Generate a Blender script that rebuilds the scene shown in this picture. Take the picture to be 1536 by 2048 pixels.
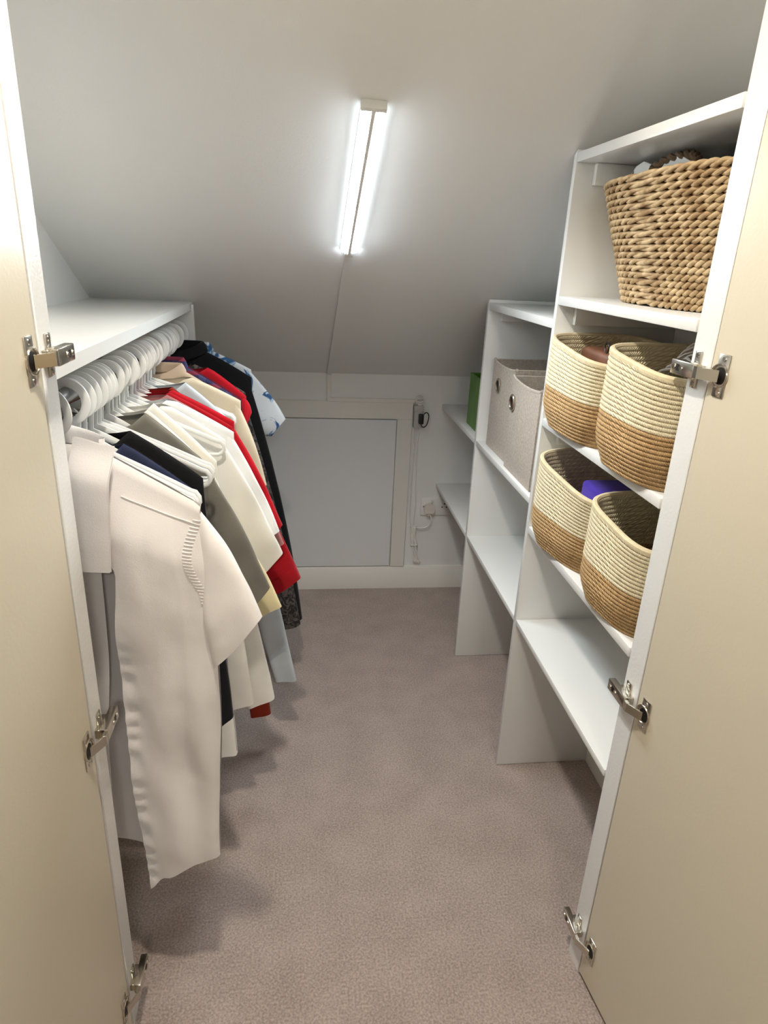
import bpy, bmesh, math, random
from mathutils import Vector, Matrix, noise
rnd = random.Random(7)
for o in list(bpy.data.objects): bpy.data.objects.remove(o)
SC = bpy.context.scene
COL = SC.collection

# ------------------------------------------------------------------ camera, world, exposure
YAW, PITCH, ROLL, FPX, CAMZ = 0.1329, -0.3673, 0.0475, 1322.16, 1.45
def camera():
    fwd = Vector((math.sin(YAW)*math.cos(PITCH), math.cos(YAW)*math.cos(PITCH), math.sin(PITCH)))
    right = Vector((math.cos(YAW), -math.sin(YAW), 0)); up = right.cross(fwd)
    r2 = math.cos(ROLL)*right + math.sin(ROLL)*up; u2 = -math.sin(ROLL)*right + math.cos(ROLL)*up
    cd = bpy.data.cameras.new('camera'); c = bpy.data.objects.new('camera', cd); COL.objects.link(c)
    cd.sensor_fit = 'HORIZONTAL'; cd.sensor_width = 36; cd.lens = FPX/1536*36; cd.clip_start = .02
    m = Matrix.Identity(4)
    for i in range(3):
        m[i][0] = r2[i]; m[i][1] = u2[i]; m[i][2] = -fwd[i]
    m[2][3] = CAMZ
    c.matrix_world = m; SC.camera = c
camera()
w = bpy.data.worlds.new('world'); SC.world = w; w.use_nodes = True
w.node_tree.nodes['Background'].inputs[0].default_value = (1, .93, .82, 1)
w.node_tree.nodes['Background'].inputs[1].default_value = .3
SC.view_settings.view_transform = 'Standard'; SC.view_settings.look = 'None'
SC.view_settings.gamma = 1; SC.view_settings.use_curve_mapping = False
SC.view_settings.exposure = 0.27
TUBE_POWER = 175.0       # emission strength of the strip light's diffusers
FILL_POWER = 40.0        # emission strength of the fill lamp added in the room outside

SPOT_POWER = 640.0      # emission strength of the downlight just outside the doors

# ------------------------------------------------------------------ materials
def srgb(r, g, b):
    f = lambda c: (c/255/12.92 if c/255 <= .04045 else ((c/255+.055)/1.055)**2.4)
    return (f(r), f(g), f(b), 1)
def base_mat(name):
    m = bpy.data.materials.new(name); m.use_nodes = True
    return m, m.node_tree.nodes, m.node_tree.links, m.node_tree.nodes['Principled BSDF']
def mat(name, col, rough=.6, metal=0, var=.0, vscale=8, bump=0, bscale=60, coat=0, sheen=0, col2=None, spec=.5):
    m, N, L, P = base_mat(name)
    P.inputs['Roughness'].default_value = rough; P.inputs['Metallic'].default_value = metal
    P.inputs['Coat Weight'].default_value = coat; P.inputs['Coat Roughness'].default_value = .12
    P.inputs['Sheen Weight'].default_value = sheen; P.inputs['Specular IOR Level'].default_value = spec
    P.inputs['Base Color'].default_value = col
    tc = N.new('ShaderNodeTexCoord')
    if var or col2:
        n = N.new('ShaderNodeTexNoise'); n.inputs['Scale'].default_value = vscale; n.inputs['Detail'].default_value = 6
        L.new(tc.outputs['Object'], n.inputs['Vector'])
        r = N.new('ShaderNodeValToRGB')
        c2 = col2 if col2 else tuple(c*(1-var) for c in col[:3])+(1,)
        r.color_ramp.elements[0].color = c2; r.color_ramp.elements[1].color = col
        r.color_ramp.elements[0].position = .35; r.color_ramp.elements[1].position = .65
        L.new(n.outputs['Fac'], r.inputs['Fac']); L.new(r.outputs['Color'], P.inputs['Base Color'])
    if bump:
        n = N.new('ShaderNodeTexNoise'); n.inputs['Scale'].default_value = bscale; n.inputs['Detail'].default_value = 3
        L.new(tc.outputs['Object'], n.inputs['Vector'])
        b = N.new('ShaderNodeBump'); b.inputs['Strength'].default_value = bump; b.inputs['Distance'].default_value = .002
        L.new(n.outputs['Fac'], b.inputs['Height']); L.new(b.outputs['Normal'], P.inputs['Normal'])
        if sheen:                       # creases of worn cloth
            n2 = N.new('ShaderNodeTexNoise'); n2.inputs['Scale'].default_value = 15; n2.inputs['Detail'].default_value = 1.5
            L.new(tc.outputs['Object'], n2.inputs['Vector'])
            b2 = N.new('ShaderNodeBump'); b2.inputs['Strength'].default_value = .22; b2.inputs['Distance'].default_value = .010
            L.new(n2.outputs['Fac'], b2.inputs['Height']); L.new(b2.outputs['Normal'], b.inputs['Normal'])
    return m
M = {}
M['wall'] = mat('wall_paint', srgb(238, 238, 236), .62, bump=.12, bscale=220)
M['ceil'] = mat('ceiling_paint', srgb(238, 238, 236), .62, bump=.1, bscale=200)
M['gloss'] = mat('gloss_white_paint', srgb(234, 234, 232), .2, bump=.25, bscale=170, spec=.6)
M['shelf'] = mat('satin_white_paint', srgb(233, 233, 230), .28, bump=.08, bscale=120)
M['trim'] = mat('warm_white_trim', srgb(234, 231, 224), .35, bump=.06, bscale=90)
M['door'] = mat('cream_door_paint', srgb(214, 205, 184), .33, bump=.1, bscale=160)
M['panel'] = mat('hatch_panel_white', srgb(232, 233, 234), .45)
M['nickel'] = mat('nickel', srgb(205, 198, 185), .22, 1)
M['dark'] = mat('dark_metal_and_hole_shade', srgb(40, 32, 24), .5, .6)  # dark metal; also paints the shade inside cups and holes
M['steel'] = mat('rail_steel', srgb(150, 150, 152), .25, 1)
M['plastic'] = mat('white_plastic', srgb(236, 236, 232), .38)
M['plug'] = mat('plug_plastic', srgb(232, 222, 214), .4)
M['blackp'] = mat('black_plastic', srgb(18, 18, 20), .4)
M['cable'] = mat('white_cable', srgb(240, 238, 232), .5)
M['shaded_box'] = mat('white_transformer_shaded', srgb(196, 194, 188), .5)  # white box; the shade on it is put into this grey
def carpet():
    m, N, L, P = base_mat('carpet'); P.inputs['Roughness'].default_value = 1; P.inputs['Specular IOR Level'].default_value = .1
    P.inputs['Sheen Weight'].default_value = .25
    tc = N.new('ShaderNodeTexCoord')
    def nz(s, d):
        n = N.new('ShaderNodeTexNoise'); n.inputs['Scale'].default_value = s; n.inputs['Detail'].default_value = d
        L.new(tc.outputs['Object'], n.inputs['Vector']); return n
    a = nz(9, 5); b = nz(210, 5); c = nz(500, 2)
    mx = N.new('ShaderNodeMath'); mx.operation = 'MULTIPLY_ADD'; mx.inputs[1].default_value = .22
    L.new(a.outputs['Fac'], mx.inputs[0])
    m2 = N.new('ShaderNodeMath'); m2.operation = 'MULTIPLY'; m2.inputs[1].default_value = .78
    L.new(b.outputs['Fac'], m2.inputs[0]); L.new(m2.outputs[0], mx.inputs[2])
    r = N.new('ShaderNodeValToRGB'); r.color_ramp.elements[0].position = .36; r.color_ramp.elements[1].position = .64
    r.color_ramp.elements[0].color = srgb(150, 134, 125); r.color_ramp.elements[1].color = srgb(194, 177, 168)
    L.new(mx.outputs[0], r.inputs['Fac']); L.new(r.outputs['Color'], P.inputs['Base Color'])
    bp = N.new('ShaderNodeBump'); bp.inputs['Strength'].default_value = .6; bp.inputs['Distance'].default_value = .004
    ad = N.new('ShaderNodeMath'); ad.operation = 'ADD'; L.new(b.outputs['Fac'], ad.inputs[0]); L.new(c.outputs['Fac'], ad.inputs[1])
    L.new(ad.outputs[0], bp.inputs['Height']); L.new(bp.outputs['Normal'], P.inputs['Normal'])
    return m
M['carpet'] = carpet()
def emit(name, col, s):
    m, N, L, P = base_mat(name); P.inputs['Base Color'].default_value = col
    P.inputs['Emission Color'].default_value = col; P.inputs['Emission Strength'].default_value = s
    return m
M['tube'] = emit('strip_light_diffuser', (.84, .93, 1, 1), TUBE_POWER)
M['tube_edge'] = emit('strip_light_dimmed_edge', (.84, .93, 1, 1), TUBE_POWER*.03)  # diffuser flanks split off and dimmed to hold back glow on the ceiling
M['spot'] = emit('downlight_lens', (1, .92, .80, 1), SPOT_POWER)
M['lamp'] = emit('fill_lamp_diffuser', (1, .95, .87, 1), FILL_POWER)
def fabric(name, col, var=.12, bump=.35, rough=.9, vscale=14, col2=None):
    m = mat(name, col, rough, var=var, vscale=vscale, bump=bump*.4, bscale=520, sheen=.15, col2=col2, spec=.2)
    return m
def ropemat(name, c1, c2):
    m, N, L, P = base_mat(name); P.inputs['Roughness'].default_value = .9; P.inputs['Specular IOR Level'].default_value = .15
    uv = N.new('ShaderNodeUVMap'); tc = N.new('ShaderNodeTexCoord')
    wv = N.new('ShaderNodeTexWave'); wv.bands_direction = 'DIAGONAL'; wv.inputs['Scale'].default_value = 1; wv.inputs['Distortion'].default_value = 1.5
    wv.inputs['Detail'].default_value = 2
    L.new(uv.outputs['UV'], wv.inputs['Vector'])
    nz = N.new('ShaderNodeTexNoise'); nz.inputs['Scale'].default_value = 60; nz.inputs['Detail'].default_value = 4; L.new(tc.outputs['Object'], nz.inputs['Vector'])
    r = N.new('ShaderNodeValToRGB'); r.color_ramp.elements[0].color = c2; r.color_ramp.elements[1].color = c1
    r.color_ramp.elements[0].position = .3; r.color_ramp.elements[1].position = .6
    mx = N.new('ShaderNodeMath'); mx.operation = 'MULTIPLY_ADD'; mx.inputs[1].default_value = .35
    L.new(wv.outputs['Fac'], mx.inputs[0])
    m2 = N.new('ShaderNodeMath'); m2.operation = 'MULTIPLY'; m2.inputs[1].default_value = .65
    L.new(nz.outputs['Fac'], m2.inputs[0]); L.new(m2.outputs[0], mx.inputs[2])
    L.new(mx.outputs[0], r.inputs['Fac']); L.new(r.outputs['Color'], P.inputs['Base Color'])
    b = N.new('ShaderNodeBump'); b.inputs['Strength'].default_value = .7; b.inputs['Distance'].default_value = .002
    L.new(wv.outputs['Fac'], b.inputs['Height']); L.new(b.outputs['Normal'], P.inputs['Normal'])
    return m
M['rope_cream'] = ropemat('cream_cotton_rope', srgb(240, 228, 196), srgb(214, 199, 164))
M['rope_tan'] = ropemat('tan_jute_rope', srgb(204, 170, 124), srgb(168, 134, 92))
M['seagrass'] = mat('seagrass', srgb(206, 182, 144), .7, vscale=35, col2=srgb(156, 127, 90), bump=.5, bscale=260, spec=.25)
M['linen'] = mat('linen', srgb(200, 190, 178), .95, vscale=160, col2=srgb(178, 167, 154), bump=.5, bscale=500, spec=.1)
M['linen_in'] = mat('linen_lining', srgb(186, 176, 160), .95, bump=.3, bscale=400, spec=.1)
M['green'] = fabric('green_felt', srgb(92, 138, 48), .25)
M['purple'] = fabric('purple_cloth', srgb(92, 66, 190), .2)
M['brown'] = mat('brown_leather', srgb(120, 74, 48), .5, var=.4, vscale=20)
M['ropebrown'] = mat('brown_rope', srgb(118, 92, 66), .85, var=.4, vscale=120, bump=.6, bscale=200)
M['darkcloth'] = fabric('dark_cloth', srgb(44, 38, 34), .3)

# ------------------------------------------------------------------ mesh helpers
class MB:
    def __init__(s): s.v = []; s.f = []; s.uv = {}
    def add(s, vs, fs):
        k = len(s.v); s.v += [tuple(v) for v in vs]; s.f += [tuple(i+k for i in f) for f in fs]; return s
    def box(s, x0, x1, y0, y1, z0, z1, bev=0.0, seg=1):
        if bev <= 0:
            vs = [(x, y, z) for x in (x0, x1) for y in (y0, y1) for z in (z0, z1)]
            return s.add(vs, [(0, 1, 3, 2), (4, 6, 7, 5), (0, 4, 5, 1), (2, 3, 7, 6), (0, 2, 6, 4), (1, 5, 7, 3)])
        bm = bmesh.new(); bmesh.ops.create_cube(bm, size=1)
        for v in bm.verts:
            v.co = ((x0+x1)/2+v.co.x*(x1-x0), (y0+y1)/2+v.co.y*(y1-y0), (z0+z1)/2+v.co.z*(z1-z0))
        bmesh.ops.bevel(bm, geom=bm.edges[:], offset=bev, segments=seg, affect='EDGES', profile=.5)
        return s.bm(bm)
    def bm(s, bm):
        bm.verts.index_update()
        s.add([v.co[:] for v in bm.verts], [[v.index for v in f.verts] for f in bm.faces]); bm.free(); return s
    def hexa(s, p):        # 8 points: bottom ring 4, top ring 4
        return s.add(p, [(3, 2, 1, 0), (4, 5, 6, 7), (0, 1, 5, 4), (1, 2, 6, 5), (2, 3, 7, 6), (3, 0, 4, 7)])
    def prism(s, poly, axis, a, b):   # extrude 2D outline along an axis
        n = len(poly)
        def P(q, t):
            return {'x': (t, q[0], q[1]), 'y': (q[0], t, q[1]), 'z': (q[0], q[1], t)}[axis]
        vs = [P(q, a) for q in poly]+[P(q, b) for q in poly]
        fs = [tuple(range(n))[::-1], tuple(range(n, 2*n))]+[(i, (i+1) % n, n+(i+1) % n, n+i) for i in range(n)]
        return s.add(vs, fs)
    def grid(s, fn, nu, nv, cu=False, cv=False, uvf=None):
        k = len(s.v); U = nu if cu else nu+1; V = nv if cv else nv+1
        for j in range(V):
            for i in range(U): s.v.append(tuple(fn(i/nu, j/nv)))
        for j in range(nv):
            for i in range(nu):
                a = k+j*U+i; b = k+j*U+(i+1) % U; c = k+((j+1) % V)*U+(i+1) % U; d = k+((j+1) % V)*U+i
                if uvf: s.uv[len(s.f)] = (uvf(i/nu, j/nv), uvf((i+1)/nu, j/nv), uvf((i+1)/nu, (j+1)/nv), uvf(i/nu, (j+1)/nv))
                s.f.append((a, b, c, d))
        return s
    def tube(s, pts, r, seg=8, closed=False, caps=True, ry=None, up=(0, 1, 0)):
        pts = [Vector(p) for p in pts]; n = len(pts); k = len(s.v); up = Vector(up)
        pn = None
        for i, p in enumerate(pts):
            a = pts[(i-1) % n] if (closed or i) else p; b = pts[(i+1) % n] if (closed or i < n-1) else p
            t = (b-a).normalized()
            q = up-t*up.dot(t)
            if q.length < 1e-3: q = Vector((1, 0, 0))-t*t.x
            if pn is not None and ry is None:
                q2 = pn-t*pn.dot(t)
                if q2.length > 1e-4: q = q2
            q.normalize(); pn = q; bb = t.cross(q)
            rr = r(i/(n-1)) if callable(r) else r; r2 = rr if ry is None else (ry(i/(n-1)) if callable(ry) else ry)
            for j in range(seg):
                an = 2*math.pi*j/seg+math.pi/seg
                s.v.append(tuple(p+bb*rr*math.cos(an)+q*r2*math.sin(an)))
        for i in range(n if closed else n-1):
            for j in range(seg):
                s.f.append((k+i*seg+j, k+i*seg+(j+1) % seg, k+((i+1) % n)*seg+(j+1) % seg, k+((i+1) % n)*seg+j))
        if caps and not closed:
            s.f.append(tuple(k+j for j in range(seg))[::-1]); s.f.append(tuple(k+(n-1)*seg+j for j in range(seg)))
        return s
    def cyl(s, c, r, h, axis='x', seg=20, r2=None):
        poly = [(math.cos(2*math.pi*i/seg), math.sin(2*math.pi*i/seg)) for i in range(seg)]
        r2 = r if r2 is None else r2; vs = []
        for t, rr in ((0, r), (h, r2)):
            for a, b in poly:
                vs.append({'x': (c[0]+t, c[1]+a*rr, c[2]+b*rr), 'y': (c[0]+a*rr, c[1]+t, c[2]+b*rr), 'z': (c[0]+a*rr, c[1]+b*rr, c[2]+t)}[axis])
        return s.add(vs, [tuple(range(seg))[::-1], tuple(range(seg, 2*seg))]+[(i, (i+1) % seg, seg+(i+1) % seg, seg+i) for i in range(seg)])
    def mesh(s, name, m, smooth=40, fix=True):
        me = bpy.data.meshes.new(name); me.from_pydata(s.v, [], s.f)
        if s.uv:
            ul = me.uv_layers.new(name='UVMap')
            for pi, q in s.uv.items():
                for l, c in zip(me.polygons[pi].loop_indices, q): ul.data[l].uv = c
        if fix:
            bm = bmesh.new(); bm.from_mesh(me); bmesh.ops.recalc_face_normals(bm, faces=bm.faces[:]); bm.to_mesh(me); bm.free()
        if smooth:
            me.polygons.foreach_set('use_smooth', [True]*len(me.polygons)); me.set_sharp_from_angle(angle=math.radians(smooth))
        me.materials.append(M[m] if isinstance(m, str) else m)
        return me
    def build(s, name, m, parent=None, smooth=40, fix=True):
        me = s.mesh(name, m, smooth, fix)
        return link(name, me, parent)
def link(name, me, parent=None):
    o = bpy.data.objects.new(name, me); COL.objects.link(o)
    if parent is not None:
        o.parent = parent
        p = parent; off = Vector((0, 0, 0))
        if me is not None and not getattr(parent, '_x', None): pass
    return o
def tag(o, label=None, cat=None, group=None, kind=None):
    if label: o['label'] = label
    if cat: o['category'] = cat
    if group: o['group'] = group
    if kind: o['kind'] = kind
    return o
def thing(name, label, cat, loc=(0, 0, 0), rz=0, group=None):
    o = link(name, None); o.location = loc; o.rotation_euler = (0, 0, rz); o.empty_display_size = .05
    return tag(o, label, cat, group)
def struct(name, mb, m, label=None, smooth=40):
    o = mb.build(name, m, None, smooth); o['kind'] = 'structure'
    if label: o['label'] = label
    return o

# ------------------------------------------------------------------ room measures (metres; x right, y into the closet)
YB, ZK, SL = 2.764, .9935, .58372           # back wall, knee wall height, slope of the ceiling
XL, XR = -.655, .905
def zs(y): return ZK+SL*(YB-y)              # ceiling underside above y
YJL, YJR = .951, .982                       # inner edge of the doorway's lining, left / right
XJL, XJR = -.331, .602
YO = .905
# floor and shell
struct('floor', MB().box(-2.4, 2.6, -2.6, YB+.1, -.05, 0), 'carpet', 'beige pink carpet running through the doorway')
struct('wall_back', MB().box(XL-.1, XR+.1, YB, YB+.08, 0, ZK+.1), 'wall')
struct('wall_left', MB().box(XL-.08, XL, YO, YB+.08, 0, 2.3), 'wall')
struct('wall_right', MB().box(XR, XR+.08, YO, YB+.08, 0, 2.3), 'wall')
n = .06
struct('ceiling', MB().prism([(YO-.02, zs(YO-.02)), (YB+.08, zs(YB+.08)), (YB+.08, zs(YB+.08)+n), (YO-.02, zs(YO-.02)+n)], 'x', XL-.08, XR+.08), 'ceil', 'white plastered ceiling sloping down to the low back wall')
# front wall with its doorway, and the room outside it
DZ = 2.05; ZR = 2.2              # doorway height, height of the room outside
struct('wall_front_left', MB().box(-2.4, XJL-.012, YO-.005, YJL, 0, ZR), 'wall')
struct('wall_front_right', MB().box(XJR+.012, 2.6, YO+.0265, YJR, 0, ZR), 'wall')
struct('wall_front_top', MB().box(XJL-.012, XJR+.012, YO, YJL, DZ, ZR), 'wall')
struct('wall_room_left', MB().box(-2.48, -2.4, -2.6, YO, 0, ZR), 'wall')
struct('wall_room_right', MB().box(2.6, 2.68, -2.6, YO+.02, 0, ZR), 'wall')
struct('wall_room_back', MB().box(-2.48, 2.68, -2.68, -2.6, 0, ZR), 'wall')
struct('ceiling', MB().box(-2.48, 2.68, -2.68, YJR, ZR, ZR+.06), 'ceil')
struct('trim_1', MB().box(XJL-.012, XJL, YO, YJL+.001, 0, DZ, .0015), 'gloss', 'gloss white door lining beside the hanging clothes')
struct('trim_2', MB().box(XJR, XJR+.012, YO+.025, YJR+.001, 0, DZ, .0015), 'gloss', 'gloss white door lining beside the shelves')
# skirting boards
def skirt(x0, x1, th=.018, top=.108):
    return [(0, 0), (-th, 0), (-th, .078), (-th+.004, .084), (-th+.006, .098), (-.006, top), (0, top)]
struct('baseboard_back', MB().prism([(YB+a, b) for a, b in skirt(0, 0)], 'x', XL, XR), 'trim', 'low white skirting board under the access hatch')
struct('baseboard_right', MB().prism([(XR+a, b) for a, b in skirt(0, 0)], 'y', YJR, YB), 'trim')
struct('baseboard_left', MB().prism([(XL-a, b) for a, b in skirt(0, 0)], 'y', YJL, YB), 'trim')
# hatch in the knee wall
HX0, HX1, HZ0, HZ1 = -.26, .4035, .119, .803
f = .068
fr = thing('access_hatch', 'plain grey-white access hatch with flat timber frame in the low back wall', 'hatch', (0, YB, 0))
def local(o, mb): return MB.add(MB(), [(v[0]-o.location.x, v[1]-o.location.y, v[2]-o.location.z) for v in mb.v], mb.f)
def part(root, name, mb, m, smooth=40, fix=True):
    """mb in world coordinates -> child of an unrotated root"""
    q = local(root, mb); q.uv = mb.uv
    return q.build(name, m, root, smooth, fix)
part(fr, 'rail', MB().box(HX0-f, HX1+f, YB-.014, YB, HZ1+.004, HZ1+.004+f+.006, .0015), 'trim')
part(fr, 'stile', MB().box(HX1+.003, HX1+f, YB-.014, YB, HZ0-.008, HZ1+.004, .0015), 'trim')
part(fr, 'stile', MB().box(HX0-f, HX0-.003, YB-.014, YB, HZ0-.008, HZ1+.004, .0015), 'trim')
part(fr, 'hatch_panel', MB().box(HX0, HX1, YB-.011, YB-.001, HZ0-.006, HZ1, .001), 'panel')

# ------------------------------------------------------------------ joinery
TB = .018
def board(x0, x1, y0, y1, z0, z1): return MB().box(x0, x1, y0, y1, z0, z1, .0018, 2)
XU = .598
YF0, YF1 = 1.570, 1.588
YM0, YM1 = 2.168, 2.1865
ZA, ZB, ZC, ZD, ZE, ZF, ZM = .874, .516, 1.093, 1.384, .800, 1.683, 1.330
un = thing('shelving_unit', 'white built-in stepped shelving unit along the side wall', 'shelving', (XU, YJR, 0))
def upright(y0, y1):
    p = [(XU, y0, .001), (XR, y0, .001), (XR, y1, .001), (XU, y1, .001), (XU, y0, zs(y0)-.001), (XR, y0, zs(y0)-.001), (XR, y1, zs(y1)-.001), (XU, y1, zs(y1)-.001)]
    bm = bmesh.new(); vs = [bm.verts.new(q) for q in p]
    for q in [(3, 2, 1, 0), (4, 5, 6, 7), (0, 1, 5, 4), (1, 2, 6, 5), (2, 3, 7, 6), (3, 0, 4, 7)]: bm.faces.new([vs[i] for i in q])
    bmesh.ops.bevel(bm, geom=bm.edges[:], offset=.002, segments=2, affect='EDGES', profile=.5)
    return MB().bm(bm)
part(un, 'upright', upright(YF0, YF1), 'shelf'); part(un, 'upright', upright(YM0, YM1), 'shelf')
e = .0004
for z, t in ((ZF, .020), (ZD, .020), (ZC, .020), (ZE, .020), (ZB, .016)):
    part(un, 'shelf', board(XU+.001, XR, YJR+.001, YF0-e, z-t, z), 'shelf')
for z, t in ((ZM, .022), (ZA, .018), (ZB, .016)):
    part(un, 'shelf', board(XU+.001, XR, YF1+e, YM0-e, z-t, z), 'shelf')
for z, t in ((ZA, .018), (ZB, .016)):
    part(un, 'shelf', board(XU+.001, XR, YM1+e, YB-.0005, z-t, z), 'shelf')
for z, t, y1 in ((ZF, .020, YF0), (ZD, .020, YF0), (ZC, .020, YF0), (ZE, .020, YF0)):
    part(un, 'batten', board(XU+.042, XR, y1-.018, y1-e, z-t-.044, z-t-e), 'shelf')
for z, t in ((ZM, .022),):
    part(un, 'batten', board(XU+.045, XR, YM0-.016, YM0-e, z-t-.034, z-t-e), 'shelf')
# battens along the side wall
for z, t, a, b in ((ZF, .020, YJR+.01, YF0-.02), (ZD, .020, YJR+.01, YF0-.02), (ZC, .020, YJR+.01, YF0-.02), (ZM, .022, YF1, YM0-.02)):
    part(un, 'batten', board(XR-.018, XR, a, b, z-t-.044, z-t-e), 'shelf')

# hanging side
XS, ZL = -.343, 1.2925
YE0, YE1 = 2.200, 2.218
RX, RZ, RR = -.39, 1.213, .0125
hu = thing('hanging_unit', 'white built-in shelf with clothes rail beneath it', 'wardrobe', (XS, YJL, 0))
yb = YB-(ZL-ZK)/SL
sb = MB().hexa([(XL, YJL+.001, ZL-.024), (XS, YJL+.001, ZL-.024), (XS, YE1, ZL-.024), (XL, YE1, ZL-.024), (XL, YJL+.001, ZL), (XS, YJL+.001, ZL), (XS, yb, ZL), (XL, yb, ZL)])
part(hu, 'shelf', sb, 'shelf')
p = [(XL, YE0, .001), (XS+.008, YE0, .001), (XS+.008, YE1, .001), (XL, YE1, .001), (XL, YE0, ZL-.0245), (XS+.008, YE0, ZL-.026), (XS+.008, YE1, ZL-.026), (XL, YE1, ZL-.0245)]
part(hu, 'upright', MB().hexa(p), 'shelf')
part(hu, 'edge_strip', MB().box(XS+.0005, XS+.008, YE0, YE1, ZL-.027, ZL-.006, .002, 2), 'shelf')
part(hu, 'batten', board(XL, RX-.055, YE0-.016, YE0-e, ZL-.068, ZL-.0245), 'shelf')
part(hu, 'batten', board(XL, XL+.018, YJL+.01, YE0-.017, ZL-.068, ZL-.0245), 'shelf')
part(hu, 'rail', MB().cyl((RX, YJL+.001, RZ), RR, YE0-YJL-.002, 'y', 24), 'steel')
soc = part(hu, 'rail_socket', MB().cyl((RX, YE0-.012, RZ), .021, .012, 'y', 28, .024), 'dark')
part(hu, 'rail_socket', MB().cyl((RX, YJL, RZ), .024, .012, 'y', 28, .021), 'dark')

# ------------------------------------------------------------------ doors and hinges
def make_door(name, side, xj, yj, ang, label):
    """side +1: right door. Built in a local frame: d outward from the face to the closet's middle, y, z"""
    hy = yj-.052                    # hinge-side edge of the leaf
    root = MB()
    D = Matrix.Translation((xj, hy, 0)) @ Matrix.Rotation(side*ang, 4, 'Z')
    def W(mb, m):                   # local (d, s, z): d toward the middle, s along the leaf away from the lining
        return MB().add([tuple(m @ Vector((-side*v[0], -v[1], v[2]))) for v in mb.v], mb.f)
    leaf = W(MB().box(-.02, 0, .002, .462, .012, DZ-.01, .0015), D)
    door = leaf.build(name, 'door'); tag(door, label, None, None, 'structure')
    J = Matrix.Translation((xj, hy, 0))
    for zc in (1.311, .712, .106):
        hb = MB().box(0, .0022, .0165, .040, zc-.031, zc+.031, .0012, 2)
        hb.cyl((0, .0245, zc), .0175, .0024, 'x', 28)
        ring = [(.003, .0245+.0165*math.cos(t*math.pi/12), zc+.0165*math.sin(t*math.pi/12)) for t in range(24)]
        hb.tube(ring, .0014, 6, closed=True)
        hinge = W(hb, D).build('hinge', 'nickel', door); hinge['label'] = 'bright nickel concealed hinge'
        W(MB().cyl((.002, .0275, zc), .0125, .0008, 'x', 24), D).build('hinge_cup', 'dark', hinge)  # proud dark disc painting the shade of the cup's recess
        # link from cup to arm, bent
        lk = MB()
        for a, b, c, d in (((.004, .030), (.018, .004), (.022, .0035), (.006, .033)), ):
            lk.prism([a, b, c, d], 'z', zc-.0085, zc+.0085)
        lk.prism([(.016, .0055), (.016, -.012), (.0205, -.012), (.0225, .004)], 'z', zc-.0088, zc+.0088)
        W(lk, J).build('hinge_link', 'nickel', hinge)
        ar = MB().box(.0085, .022, -.070, -.007, zc-.0112, zc+.0112, .0015, 2)
        W(ar, J).build('hinge_arm', 'nickel', hinge)
        W(MB().box(.0215, .0224, -.054, -.046, zc-.005, zc+.005), J).build('arm_slot', 'dark', hinge)
        for s in (-.060, -.040):
            W(MB().cyl((.0215, s, zc), .0045, .0022, 'x', 14, .0038), J).build('screw', 'nickel', hinge)
        mp = MB().box(0, .003, -.040, -.024, zc-.028, zc+.028, .0012, 2)
        mp.box(0, .010, -.052, -.010, zc-.0085, zc+.0085, .001)
        W(mp, J).build('mounting_plate', 'nickel', hinge)
        for dz in (-.0215, .0215):
            W(MB().cyl((.0025, -.032, zc+dz), .0048, .0018, 'x', 14, .0038), J).build('screw', 'nickel', hinge)
            W(MB().cyl((.0018, .029, zc+dz*1.12), .0042, .0016, 'x', 14, .0034), D).build('screw', 'nickel', hinge)
    return door
make_door('door_1', -1, XJL, YJL, math.radians(2.5), 'open cream door leaf beside the hanging clothes')
make_door('door_2', 1, XJR, YJR, math.radians(6.5), 'open cream door leaf beside the shelves')

# ------------------------------------------------------------------ strip light and its trunking
def frame_on_slope(y, x=.13):
    """matrix whose x runs across, y down the slope, z out of the ceiling (downward)"""
    t = Vector((0, 1, -SL)).normalized(); nn = Vector((0, -SL, -1)).normalized(); xx = t.cross(nn)
    m = Matrix.Identity(4)
    for i in range(3): m[i][0] = xx[i]; m[i][1] = t[i]; m[i][2] = nn[i]
    m[0][3] = x; m[1][3] = y; m[2][3] = zs(y)
    return m
F = frame_on_slope(1.492, .141)
# small yaw: the fitting runs slightly off square
F = F @ Matrix.Rotation(math.radians(-1.3), 4, 'Z')
LEN = .533
def onslope(mb, m=None): return MB().add([tuple((m or F) @ Vector(v)) for v in mb.v], mb.f)
lt = thing('strip_light', 'lit twin-strip batten light fixed along the sloping ceiling', 'light', tuple(F @ Vector((0, LEN/2, 0))))
part(lt, 'base_plate', onslope(MB().box(-.024, .024, 0, LEN, 0, .006, .001)), 'plastic')
part(lt, 'ridge', onslope(MB().box(-.0042, .0042, .004, LEN-.004, .006, .0215, .0008)), 'plastic')
def arc(s, t0, t1, n_=8):
    return [(s*(.014+.0105*math.cos(t)), .007+.011*math.sin(t)) for t in [math.pi*(t0+(t1-t0)*i/n_) for i in range(n_+1)]]
for s in (-1, 1):
    df = part(lt, 'diffuser', onslope(MB().prism(arc(s, .30, .70), 'y', .008, LEN-.012)), 'tube')
    for t0, t1 in ((0, .30), (.70, 1)):
        p_ = arc(s, t0, t1); part(lt, 'diffuser_edge', onslope(MB().prism(p_+[(s*.014, .008)], 'y', .008, LEN-.012)), 'tube_edge').parent = lt
part(lt, 'end_cap', onslope(MB().box(-.026, .026, -.003, .008, 0, .020, .002, 2)), 'plastic')
part(lt, 'end_cap', onslope(MB().box(-.012, .012, LEN-.012, LEN+.014, 0, .018, .002, 2)), 'plastic')
tr = thing('cable_trunking', 'thin white cable trunking from the strip light down to the charger', 'trunking', (.112, YB, .88))
a = F @ Vector((0, LEN+.012, 0)); yend = YB-.004
q0 = (a.x, a.y); dx = (.113-a.x)
def trk(y): return a.x+dx*(y-a.y)/(yend-a.y)
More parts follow.
